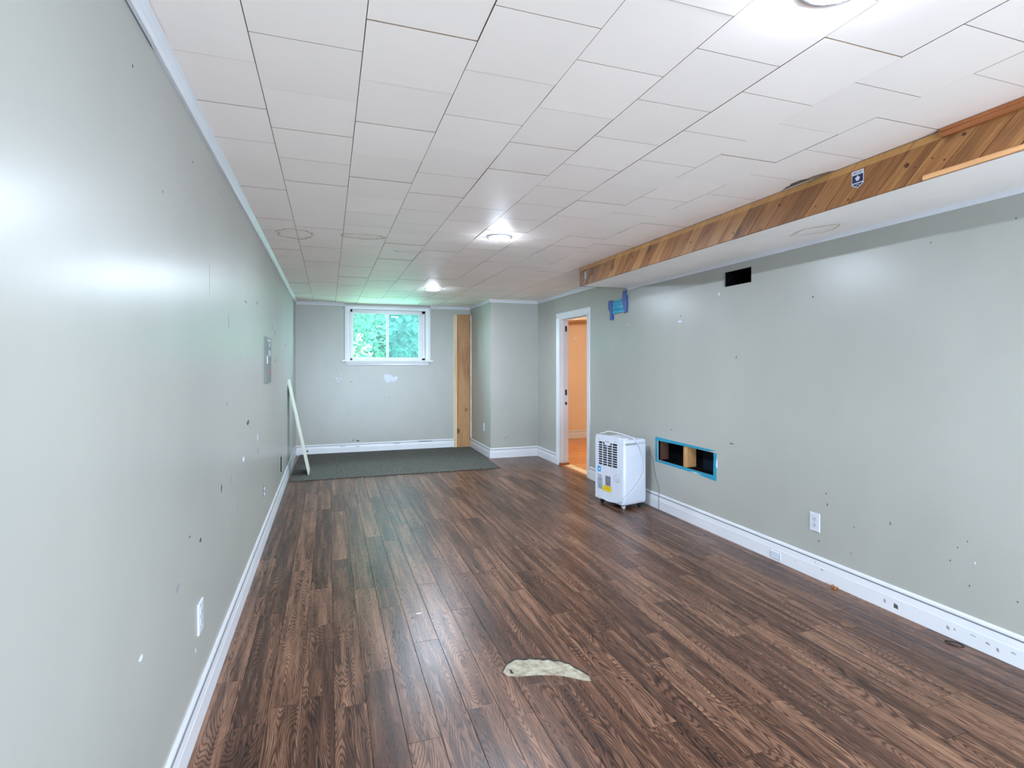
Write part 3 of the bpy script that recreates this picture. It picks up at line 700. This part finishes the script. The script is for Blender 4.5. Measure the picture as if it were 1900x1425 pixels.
# pennant sticker on the boards
st = empty('pennant_sticker', (XB - .0006, 1.820, 2.152)); tag(st, 'small navy and white pennant sticker on the pine boards', 'sticker')
def flat(poly, d0, d1): return MB().prism(poly, d0, d1, lambda a, b, d: (-d, -a, b))   # a runs to the right as seen from the room
w_ = .0295
flat([(-w_, .017), (0, 0), (w_, .017), (w_, .080), (-w_, .080)], 0, .0006).build('backing', M['white'], st)
flat([(-.0265, .0255), (.0265, .0255), (.0265, .0605), (-.0265, .0605)], .0006, .0009).build('field', M['navy'], st)
flat([(-.0255, .019), (0, .0035), (.0255, .019), (.0255, .0205), (-.0255, .0205)], .0006, .0009).build('tip', M['navy'], st)
leafp = [(0, .0585), (.0042, .0515), (.0058, .053), (.0052, .0478), (.0105, .0515), (.0102, .0480), (.0128, .0472), (.0095, .0425), (.0102, .0392), (.0062, .0385), (.0070, .0330), (0, .0335)]
leafp = leafp + [(-a, b) for a, b in leafp[-2:0:-1]]
flat(leafp, .0009, .0011).build('leaf_emblem', M['white'], st)
flat([(-.0075, .012), (-.002, .012), (-.002, .0165), (-.0075, .0165)], .0009, .0011).build('small_print', M['lightgrey'], st)
flat([(.002, .012), (.0075, .012), (.0075, .0165), (.002, .0165)], .0009, .0011).build('small_print', M['lightgrey'], st)
def text_part(s_, size, loc, rot, mat, parent, xs=1.0, name='lettering'):
    cu = bpy.data.curves.new('t', 'FONT'); cu.body = s_; cu.size = size; cu.align_x = 'CENTER'; cu.align_y = 'CENTER'; cu.extrude = .0001
    t_ = bpy.data.objects.new('t', cu); C.objects.link(t_)
    d_ = bpy.context.evaluated_depsgraph_get(); d_.update()
    me = bpy.data.meshes.new_from_object(t_.evaluated_get(d_)); bpy.data.objects.remove(t_)
    for v in me.vertices: v.co.x *= xs
    me.materials.clear(); me.materials.append(mat)
    o = bpy.data.objects.new(name, me); C.objects.link(o); o.parent = parent; o.location = loc; o.rotation_euler = rot
    return o
text_part('MAPLE LEAFS', .0145, (-.0008, 0, .0702), (math.radians(90), 0, math.radians(-90)), M['navy_ink'], st, .52)
# small metal tab on the end of the beam
tb = empty('metal_tab', (XB - .001, 4.57, 2.15)); tag(tb, 'small grey metal tab on the far end of the pine beam', 'bracket')
MB().cbox(-.004, .0005, -.017, .017, 0, .066, .002, 'z').build('plate', M['plate_metal'], tb)
for z in (.012, .033, .054): MB().lathe([(.004, -.0045), (.004, -.0055)], (0, 0, z), 'x', 10).build('rivet', M['lightgrey'], tb)

# ---------------------------------------------------------------- recessed lights
def pot(x, y, label):
    e = empty('recessed_light', (x, y, CZ)); tag(e, label, 'ceiling light', 'recessed ceiling lights')
    MB().lathe([(.092, -.0018), (.090, -.006), (.078, -.010), (.074, -.010), (.074, -.0018)], (0, 0, 0), n=40).build('trim_ring', M['white'], e, smooth=True)
    MB().lathe([(.073, -.008), (.070, -.013), (.055, -.016), (.02, -.018)], (0, 0, 0), n=40).build('lens', M['led'], e, smooth=True)
pot(1.17, 3.72, 'lit recessed ceiling light midway along the row near the beam end')
pot(1.205, 6.58, 'lit recessed ceiling light nearest the window and carpet')
pot(1.163, 0.965, 'lit recessed ceiling light across from the pennant sticker end of the pine beam')

# ---------------------------------------------------------------- wall devices
def outlet(name, loc, rz, label, cat='outlet', plate=True, w=.074, h=.117, group=None):
    """local +y points out of the wall"""
    e = empty(name, loc, rz); tag(e, label, cat, group)
    if plate: MB().cbox(-w / 2, w / 2, -.001, .006, -h / 2, h / 2, .0025, 'y').build('cover_plate', M['white'], e)
    else:
        MB().box(-.028, .028, -.001, .0012, -.05, .05).build('wall_box', M['slot'], e)
        MB().cbox(-.012, .012, .0012, .006, -.052, .052, .001, 'y').build('mounting_yoke', M['plate_metal'], e)
    y0 = .006 if plate else .004
    for zc in (.0195, -.0195):
        r = MB().prism([(.0172 * math.cos(a) * 1.0, zc + .0145 * math.sin(a)) for a in [2 * math.pi * i / 20 for i in range(20)]], y0, y0 + (.0018 if plate else .006), lambda a, b, d: (a, d, b)).build('receptacle', M['white2'], e)
        yy = y0 + (.0018 if plate else .006)
        for sx in (-.0065, .0065): MB().box(sx - .0011, sx + .0011, yy, yy + .0004, zc + .0005, zc + .0085).build('slot', M['slot'], r)
        MB().lathe([(.0024, yy), (.0024, yy + .0004)], (0, 0, zc - .0065), 'y', 10).build('ground_hole', M['slot'], r)
    MB().lathe([(.0028, y0), (.0024, y0 + .0012)], (0, 0, 0), 'y', 10).build('screw', M['plate_metal'], e)
    return e
outlet('wall_outlet', (XR, 2.612, .349), math.radians(90), 'white duplex outlet on the wall with the teal-taped opening')
outlet('wall_outlet', (XL, 2.325, .388), math.radians(-90), 'white outlet cover standing proud of the long scuffed wall')
outlet('wall_outlet', (XL, 4.455, .385), math.radians(-90), 'bare outlet without cover plate below the grey panel box', plate=False)
outlet('wall_outlet', (XJ, 7.74, .410), math.radians(90), 'small white outlet on the boxed-out corner beside the wooden board')
pl = empty('cable_plate', (XR - .016, 2.915, .04), math.radians(90)); tag(pl, 'small white cable plate set in the baseboard', 'cable plate')
MB().cbox(-.046, .046, -.001, .005, -.026, .024, .0015, 'y').build('plate', M['white'], pl)
for sx in (-.038, .036): MB().box(sx - .002, sx + .002, .005, .0056, -.018, .012).build('edge_mark', M['scuff_grey'], pl)

# grey panel box on the left wall
bp = empty('electrical_panel', (XL, 4.675, 1.20), math.radians(-90)); tag(bp, 'flat grey metal electrical panel door with labels on the wall', 'electrical panel')
MB().cbox(-.175, .175, -.001, .016, 0, .358, .003, 'y').build('door', M['grey'], bp)
MB().box(.155, .165, .0163, .024, .15, .21).build('latch', M['plate_metal'], bp)
for (x0, x1, z0, z1, mt) in ((-.13, .06, .21, .255, 'lightgrey'), (-.10, .0, .285, .315, 'lightgrey'), (-.12, .12, .325, .345, 'lightgrey'), (-.12, -.03, .148, .165, 'redprint'), (-.12, -.04, .095, .105, 'redprint'), (.0, .10, .095, .105, 'redprint'), (-.12, -.04, .075, .085, 'redprint'), (.0, .10, .075, .085, 'redprint')):
    MB().box(x0, x1, .0161, .0168, z0, z1).build('label', M[mt], bp)

# teal tape frame around the opening in the right wall
def strip(name, p, parent, mat, th=.0012):
    return MB().prism(p, -.0002, th, lambda a, b, d: (XR - d, a, b)).build(name, mat, parent)
tp = empty('tape_frame', (0, 0, 0)); tag(tp, 'teal masking tape framing the rectangular wall opening', 'tape')
yo0, yo1, zo0, zo1 = 3.530, 4.374, .424, .662; yi0, yi1, zi0, zi1 = HOLE
strip('tape_strip', [(yo0, zo1 - .004), (yi0 + .05, zi1 + .003), (yi1 - .2, zi1 - .003), (yo1, zi1 - .006), (yo1, zo1 + .004), (4.0, zo1 - .002)], tp, M['teal'])
strip('tape_strip', [(yo0, zo0 - .008), (3.8, zo0 + .006), (yo1, zo0 + .008), (yo1, zi0 - .004), (yi1 - .2, zi0 + .004), (yi0 + .2, zi0 + .002), (yo0, zi0 + .004)], tp, M['teal'], .0016)
strip('tape_strip', [(yo0, zi0), (yi0 + .003, zi0), (yi0 - .002, zi1), (yo0 - .002, zi1)], tp, M['teal'], .0009)
strip('tape_strip', [(yi1 - .004, zi0), (yo1, zi0 - .004), (yo1 + .002, zi1), (yi1 + .002, zi1)], tp, M['teal'], .0009)
strip('paint_flake', [(3.525, .52), (3.535, .545), (3.528, .58), (3.519, .60), (3.515, .53)], tp, M['chip'], .0022)
strip('paint_flake', [(3.70, .434), (3.78, .440), (3.86, .437), (3.80, .432)], tp, M['chip'], .002)

# blue plastic patch
bpz = empty('plastic_vent_patch', (0, 0, 0)); tag(bpz, 'crinkled light blue plastic taped over a hole above the doorway', 'plastic patch')
m = MB(); NY, NZ = 14, 22
for j in range(NZ + 1):
    for i in range(NY + 1):
        a = i / NY; b = j / NZ
        y = 5.195 - a * .28; z = 1.882 + .150 * b + (a * .008)
        sag = math.sin(a * math.pi)
        d = .006 + .012 * sag * abs(math.sin(b * 9.0 + a * 1.3)) + .004 * math.sin(b * 31 + a * 5) * sag
        m.v.append((XR - d, y, z - .008 * sag * b))
for j in range(NZ):
    for i in range(NY):
        q = j * (NY + 1) + i; m.f.append([q, q + 1, q + NY + 2, q + NY + 1]); m.m.append(0)
m.build('plastic_sheet', M['bluefilm'], bpz, smooth=True, recalc=False)
strip('tape_strip', [(5.262, 1.952), (5.255, 1.985), (5.262, 2.0), (5.25, 2.035), (5.20, 2.04), (5.165, 2.025), (5.17, 1.95), (5.172, 1.93), (5.178, 1.9), (5.16, 1.86), (5.168, 1.822), (5.222, 1.826), (5.218, 1.88), (5.225, 1.92)], bpz, M['bluetape'], .014)
strip('tape_strip', [(4.948, 2.108), (4.895, 2.112), (4.895, 2.06), (4.872, 2.058), (4.878, 1.99), (4.866, 1.985), (4.872, 1.885), (4.918, 1.876), (4.935, 1.93), (4.95, 1.96), (4.965, 2.0), (4.955, 2.06)], bpz, M['bluetape'], .014)

# ---------------------------------------------------------------- board boxed in the far corner
pt = empty('wooden_corner_board', (0, 0, 0)); tag(pt, 'raw spruce board boxed upright into the far corner', 'wooden board')
MB().cbox(1.957, 2.160, YF - .002, YF - .052, 0.004, 2.146, .003, 'y').build('front_board', M['post'], pt)
MB().cbox(1.918, 1.9565, YF - .002, YF - .046, 0.004, 2.138, .002, 'y').build('edge_strip', M['post_edge'], pt)
MB().cbox(2.1605, 2.183, YF - .002, YF - .049, 0.004, 2.146, .002, 'y').build('side_strip', M['post'], pt)
m = MB(); z = .14
while z < 2.13:
    h = .04 + rnd.random() * .09; w = .002 + rnd.random() * .006
    m.box(XJ - .003 - w, XJ - .0005, YF - .055, YF - .048, z, min(z + h, 2.14)); z += h
m.build('caulk_bead', M['caulk'], pt)
MB().box(1.912, 1.9178, YF - .012, YF - .001, .14, 2.13).build('caulk_bead', M['caulk'], pt)

# ---------------------------------------------------------------- carpet remnant
cp_ = MB(); e = [(-.415, 6.640)] + [(-.415 + 2.523 * i / 24, 6.640 + .004 * math.sin(i * 1.7) + .003 * rnd.random()) for i in range(1, 24)] + [(2.108, 6.645), (2.122, 7.2), (2.150, 7.8), (2.168, 8.40), (2.170, YF - .060), (1.90, YF - .056), (1.895, YF - .020), (-.40, YF - .020), (-.43, 7.6)]
cp_.prism(e, .0005, .009, lambda a, b, d: (a, b, d))
cpo = cp_.build('carpet', M['carpet']); tag(cpo, 'dark grey carpet remnant on the floor under the window', 'carpet')

# ---------------------------------------------------------------- white board leaning on the left wall
lb = empty('leaning_board', (0, 0, 0)); tag(lb, 'thin white board leaning against the long wall, foot on the carpet', 'board')
xb, zt = -.225, 1.148; th = math.atan2(xb - (XL + .002), zt); L = math.hypot(xb - XL - .002, zt)
ca, sa = math.cos(th), math.sin(th); tk = .013
def lbp(u, y, d): return (xb - sa * u + ca * d * 1 - .0 , y, .0140 + ca * u + sa * d)
m = MB(); m.prism([(0, -tk), (L - .012, -tk), (L - .006, 0), (0, 0)], 6.94, 7.30, lambda a, b, d: lbp(a, d, b))
m.build('panel', M['panel'], lb)

# ---------------------------------------------------------------- dehumidifier
ux = Vector((.084, -.387)).normalized()       # along its grille face
rz = math.atan2(ux.y, ux.x)
dh = empty('dehumidifier', (2.474, 4.742, 0), rz); tag(dh, 'white portable dehumidifier with cord beside the teal-taped opening', 'dehumidifier')
# local: x along the grille face (0..W), y into the depth (0..D), z up
Wd, Dd, Hb, Ht = .396, .298, .042, .640
def rbox(x0, x1, y0, y1, z0, z1, r, n=5):
    pts = []
    for (cx, cy, a0) in ((x1 - r, y1 - r, 0), (x0 + r, y1 - r, 90), (x0 + r, y0 + r, 180), (x1 - r, y0 + r, 270)):
        for i in range(n + 1):
            a = math.radians(a0 + 90 * i / n); pts.append((cx + r * math.cos(a), cy + r * math.sin(a)))
    return pts
def layered(prof, x0, x1, y0, y1, r):
    m = MB(); vs = []; n = None
    for (ins, z) in prof:
        p = rbox(x0 + ins, x1 - ins, y0 + ins, y1 - ins, z0=0, z1=0, r=max(r - ins, .004)); n = len(p)
        vs += [(a, b, z) for a, b in p]
    k = len(prof); fs = [tuple(range(n))[::-1], tuple(range((k - 1) * n, k * n))]
    for i in range(k - 1):
        for j in range(n): fs.append((i * n + j, i * n + (j + 1) % n, (i + 1) * n + (j + 1) % n, (i + 1) * n + j))
    return m.add(vs, fs)
body = layered([(.014, Hb), (.004, Hb + .012), (0, Hb + .03), (0, .585), (.004, .592), (.004, .600), (0, .606), (0, .622), (.006, .634), (.016, .640)], 0, Wd, .012, Dd, .026).build('body', M['white'], dh, smooth=True)
fp = MB()
gx0, gx1, gz0, gz1 = .042, .316, .375, .600
fr = [(0.006, Hb + .01), (Wd - .006, Hb + .002), (Wd - .004, .628), (Wd - .03, .640), (.03, .640), (.004, .628)]
# front cover as a frame around the grille
for a in ((.004, gx0, -.001, .02, Hb + .008, .640), (gx1, Wd - .012, -.001, .02, Hb + .004, .640), (gx0, gx1, -.001, .02, Hb + .006, gz0), (gx0, gx1, -.001, .02, gz1, .640)): fp.box(*a)
front = fp.build('rear_cover', M['white'], dh)
MB().box(.018, Wd - .05, -.0025, .014, .640, .664).box(.018, Wd - .05, .014, .10, .640, .652).build('top_lip', M['white'], dh)
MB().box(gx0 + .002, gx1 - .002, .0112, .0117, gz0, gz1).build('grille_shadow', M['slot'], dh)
NR, NC = 10, 4
rh = (gz1 - gz0) / NR; cwid = (gx1 - gx0) / NC
for i in range(1, NR): MB().box(gx0, gx1, -.0012, .0025, gz0 + i * rh - .0032, gz0 + i * rh + .0032).build('grille_slat', M['white'], dh)
for i in range(1, NC): MB().box(gx0 + i * cwid - .004, gx0 + i * cwid + .004, -.0014, .0024, gz0, gz1).build('grille_rib', M['white'], dh)
MB().prism([(gx0 + 1.35 * cwid, gz1 + .001), (gx0 + 1.6 * cwid, gz1 - 1.3 * rh), (gx0 + 2.4 * cwid, gz1 - 1.3 * rh), (gx0 + 2.65 * cwid, gz1 + .001)], -.0018, .006, lambda a, b, d: (a, d, b)).build('filter_tab', M['white'], dh)
MB().prism([(gx0 + 1.45 * cwid, gz1 + .012), (gx0 + 1.7 * cwid, gz1 + .004), (gx0 + 2.3 * cwid, gz1 + .004), (gx0 + 2.5 * cwid, gz1 + .012)], -.0022, -.0008, lambda a, b, d: (a, d, b)).build('filter_notch', M['scuff_grey'], dh)
for (nm, x0, x1, z0, z1, mt, lb_) in (('energy_label', .040, .086, .306, .360, 'sky_label', 'blue square label'), ('rating_label', .040, .108, .142, .258, 'print_grey', 'grey printed label'), ('rating_header', .040, .100, .266, .278, 'scuff_grey', None),
                             ('spec_label', .152, .226, .190, .282, 'print_dark', 'dark grey printed label'), ('warning_label', .112, .236, .134, .186, 'print_yellow', 'yellow warning label')):
    o = MB().box(x0, x1, -.0018, -.0009, z0, z1).build(nm, M[mt], dh)
    if lb_: o['label'] = lb_
MB().prism([(.05, .33), (.066, .345), (.076, .335), (.07, .32)], -.0022, -.0017, lambda a, b, d: (a, d, b)).build('label_star', M['white'], dh)
cap = MB().lathe([(.036, -.001), (.036, -.004), (.033, -.006)], (.308, 0, .282), 'y', 24).build('drain_cap', M['white2'], dh)
MB().lathe([(.037, -.0005), (.0375, -.0022), (.034, -.0024)], (.308, 0, .282), 'y', 24).build('cap_recess', M['recess_grey'], dh)
MB().box(.292, .327, -.011, -.004, .276, .290).build('cap_grip', M['white'], cap)
for (x, z) in ((.06, .622), (.29, .618), (.045, .062), (.335, .056)): MB().lathe([(.004, -.0012), (.004, -.0018)], (x, 0, z), 'y', 10).build('screw', M['slot'], dh)
# side handle recess line
MB().box(Wd - .002, Wd + .0012, .03, .16, .598, .612).build('side_handle', M['scuff_grey'], dh)
# casters
for (x, y) in ((.05, .05), (Wd - .05, .05), (.05, Dd - .05), (Wd - .05, Dd - .05)):
    c_ = empty('caster', (x, y, 0)); c_.parent = dh
    MB().box(-.016, .016, -.018, .018, .030, Hb + .004).build('fork', M['black'], c_)
    MB().lathe([(.010, -.011), (.019, -.009), (.019, .009), (.010, .011)], (0, 0, .019), 'x', 18).build('wheel', M['white2'] if (x > .2 and y < .1) else M['black'], c_, smooth=True)
MB().box(.06, Wd - .05, .03, Dd - .03, .030, Hb + .001).build('base_pan', M['black'], dh)
cord = [(.105, -.008, .075), (.115, -.010, .064), (.17, -.011, .052), (.25, -.012, .052), (.32, -.014, .066), (Wd + .004, -.004, .10), (Wd + .012, .06, .145), (Wd + .013, .12, .190), (Wd + .013, .20, .26), (Wd + .013, .245, .33), (Wd + .013, .255, .40), (Wd + .013, .235, .47), (Wd + .013, .20, .55), (Wd + .012, .165, .61), (Wd - .008, .14, .653), (.34, .13, .668), (.25, .11, .682), (.17, .09, .692), (.11, .07, .694), (.06, .05, .675), (.025, .05, .669)]
MB().tube(spline(cord, 6), .0042, 8).build('power_cord', M['white'], dh, smooth=True)
MB().tube(spline([(.02, .05, .668), (-.012, .055, .64), (-.022, .06, .58), (-.030, .06, .50), (-.024, .065, .43), (-.016, .07, .40)], 6), .0042, 8).build('power_cord', M['white'], dh, smooth=True)
pg = MB().box(-.030, -.010, .06, .082, .372, .402).build('plug', M['black'], dh)
for dy in (.066, .076): MB().box(-.048, -.030, dy, dy + .0016, .384, .391).build('prong', M['plate_metal'], pg)

cb = MB().tube(spline([(2.911, 4.47, .52), (2.911, 4.41, .44), (2.911, 4.370, .30), (2.911, 4.312, .20), (2.905, 4.298, .148), (2.8955, 4.294, .12), (2.8955, 4.293, .0065)], 6), .0024, 6).build('cable', M['cable'], smooth=True)
tag(cb, 'thin grey cable hanging down the wall between the dehumidifier and taped opening', 'cable')
# ---------------------------------------------------------------- small things on the floor
ht = MB().tube([(.036 * math.cos(a) * (1 + .25 * math.cos(a)), .022 * math.sin(a), .0022) for a in [2 * math.pi * i / 28 for i in range(28)]], .0022, 6, True).build('hair_tie', M['black'], smooth=True)
ht.location = (2.858, 1.765, 0.0002); ht.rotation_euler = (0, 0, math.radians(115)); tag(ht, 'thin black elastic hair tie on the floor by the baseboard', 'hair tie')
cl = MB(); q = random.Random(4)
for i in range(9):
    c0 = (q.uniform(-.012, .012), q.uniform(-.02, .02)); r_ = q.uniform(.006, .011)
    cl.lathe([(r_ * .7, 0), (r_, r_ * .6), (r_ * .6, r_ * 1.3), (r_ * .1, r_ * 1.6)], (c0[0], c0[1], 0), 'z', 7)
clo = cl.build('dirt_clump', M['pine_rail']); clo.location = (2.875, 2.448, .0002); tag(clo, 'small brown clump of dirt against the baseboard', 'dirt')
fk = MB().prism([(-.02, -.004), (.012, -.006), (.022, .002), (-.006, .006)], 0, .0012, lambda a, b, d: (a, b, d)).build('paint_flake', M['chip']); fk.location = (0.46, 2.92, .0002); tag(fk, 'tiny white paint flake on the middle of the plank floor', 'paint flake')

# ---------------------------------------------------------------- chips, nail holes and scuffs on the walls
def marks(parent, fn, pts, mat, name, jit=1.0):
    m = MB()
    for (a, z, w, h) in pts:
        n = 6; poly = [(a + w / 2 * math.cos(2 * math.pi * i / n) * (.7 + .6 * rnd.random()), z + h / 2 * math.sin(2 * math.pi * i / n) * (.7 + .6 * rnd.random())) for i in range(n)]
        m.prism(poly, -.0002, .0006, fn)
    o = m.build(name, mat, parent); o['kind'] = 'stuff'; return o
fL = lambda a, b, d: (XL + d, a, b); fR = lambda a, b, d: (XR - d, a, b); fF = lambda a, b, d: (a, YF - d, b); fJ = lambda a, b, d: (a, YJ - d, b)
marks(wl, fL, [(1.583, 2.095, .006, .012), (2.209, 2.076, .006, .008), (2.739, 2.129, .008, .010), (1.842, 1.86, .005, .008), (3.527, 1.717, .08, .008), (4.059, 1.767, .02, .03), (3.616, .993, .10, .03), (3.687, .959, .012, .012), (2.765, .782, .025, .05), (2.169, .739, .012, .01), (2.338, .675, .03, .016), (6.643, 1.565, .10, .012), (5.346, 1.635, .03, .05), (2.903, 1.155, .008, .02), (5.8, 1.45, .008, .01)], M['scuff_dark'], 'nail_holes')
marks(wl, fL, [(2.947, 1.564, .012, .10), (5.099, 1.663, .06, .03), (3.008, .77, .03, .06), (4.088, .747, .05, .05), (2.0, .62, .05, .03), (2.5, 1.7, .006, .12), (3.2, .6, .03, .07), (5.4, 1.38, .09, .05)], M['scuff_grey'], 'scuffs')
marks(wl, fL, [(6.562, 1.368, .05, .06), (6.562, 1.259, .03, .08), (1.649, .581, .03, .015), (2.26, .29, .012, .02), (4.088, .84, .03, .05), (3.441, .80, .05, .03)], M['chip'], 'paint_chips')
marks(wr, fR, [(2.63, 1.775, .014, .010), (3.989, 1.77, .014, .012), (3.31, 1.399, .008, .03), (4.212, 1.951, .01, .006), (3.362, .74, .05, .01), (4.122, .759, .03, .006), (1.92, 1.97, .006, .008), (1.559, 2.002, .005, .012), (2.532, .546, .01, .012), (2.525, .478, .008, .02), (2.586, .236, .02, .006), (2.365, .232, .006, .008), (2.344, .393, .006, .01), (2.13, .475, .006, .02), (1.753, .493, .006, .008), (1.796, .45, .007, .008), (1.744, .283, .006, .012), (1.553, .285, .008, .008), (5.42, .36, .05, .03), (1.829, .375, .006, .01)], M['scuff_dark'], 'nail_holes')
marks(wr, fR, [(2.79, 1.135, .10, .10), (3.26, 1.591, .12, .11), (2.191, .657, .01, .12), (2.6, .5, .008, .08), (4.0, .35, .05, .06), (1.6, .585, .12, .02), (6.9, .38, .06, .12)], M['scuff_grey'], 'scuffs') if False else None
marks(wr, fR, [(1.72, .40, .006, .014), (4.0, 1.72, .05, .02), (3.5, 1.90, .02, .03), (4.85, 1.75, .02, .02)], M['chip'], 'paint_chips')
marks(wf, fF, [(.897, .822, .014, .012), (.326, 1.079, .05, .008), (.24, .239, .014, .012), (.421, .173, .05, .02), (.35, .185, .02, .02), (.205, 2.19, .012, .012), (1.575, 2.19, .012, .012)], M['scuff_dark'], 'nail_holes')
marks(wf, fF, [(.115, 1.13, .04, .03), (.131, 1.09, .03, .04), (.17, 1.12, .03, .03), (.18, 1.187, .025, .01), (.07, 1.15, .02, .012)], M['chip'], 'paint_chips')
marks(wjf, fJ, [(2.414, .277, .018, .012), (2.447, .291, .006, .03), (2.43, .183, .012, .008)], M['scuff_dark'], 'nail_holes')
MB().prism([(.812, 1.180), (.845, 1.192), (.88, 1.178), (.905, 1.185), (.94, 1.155), (.965, 1.14), (1.0, 1.162), (1.02, 1.135), (1.012, 1.10), (.985, 1.088), (.95, 1.07), (.92, 1.085), (.89, 1.062), (.86, 1.05), (.835, 1.082), (.82, 1.12)], -.0002, .0006, fF).build('paint_peel', M['chip'], wf)['label'] = 'white peeled paint patch'
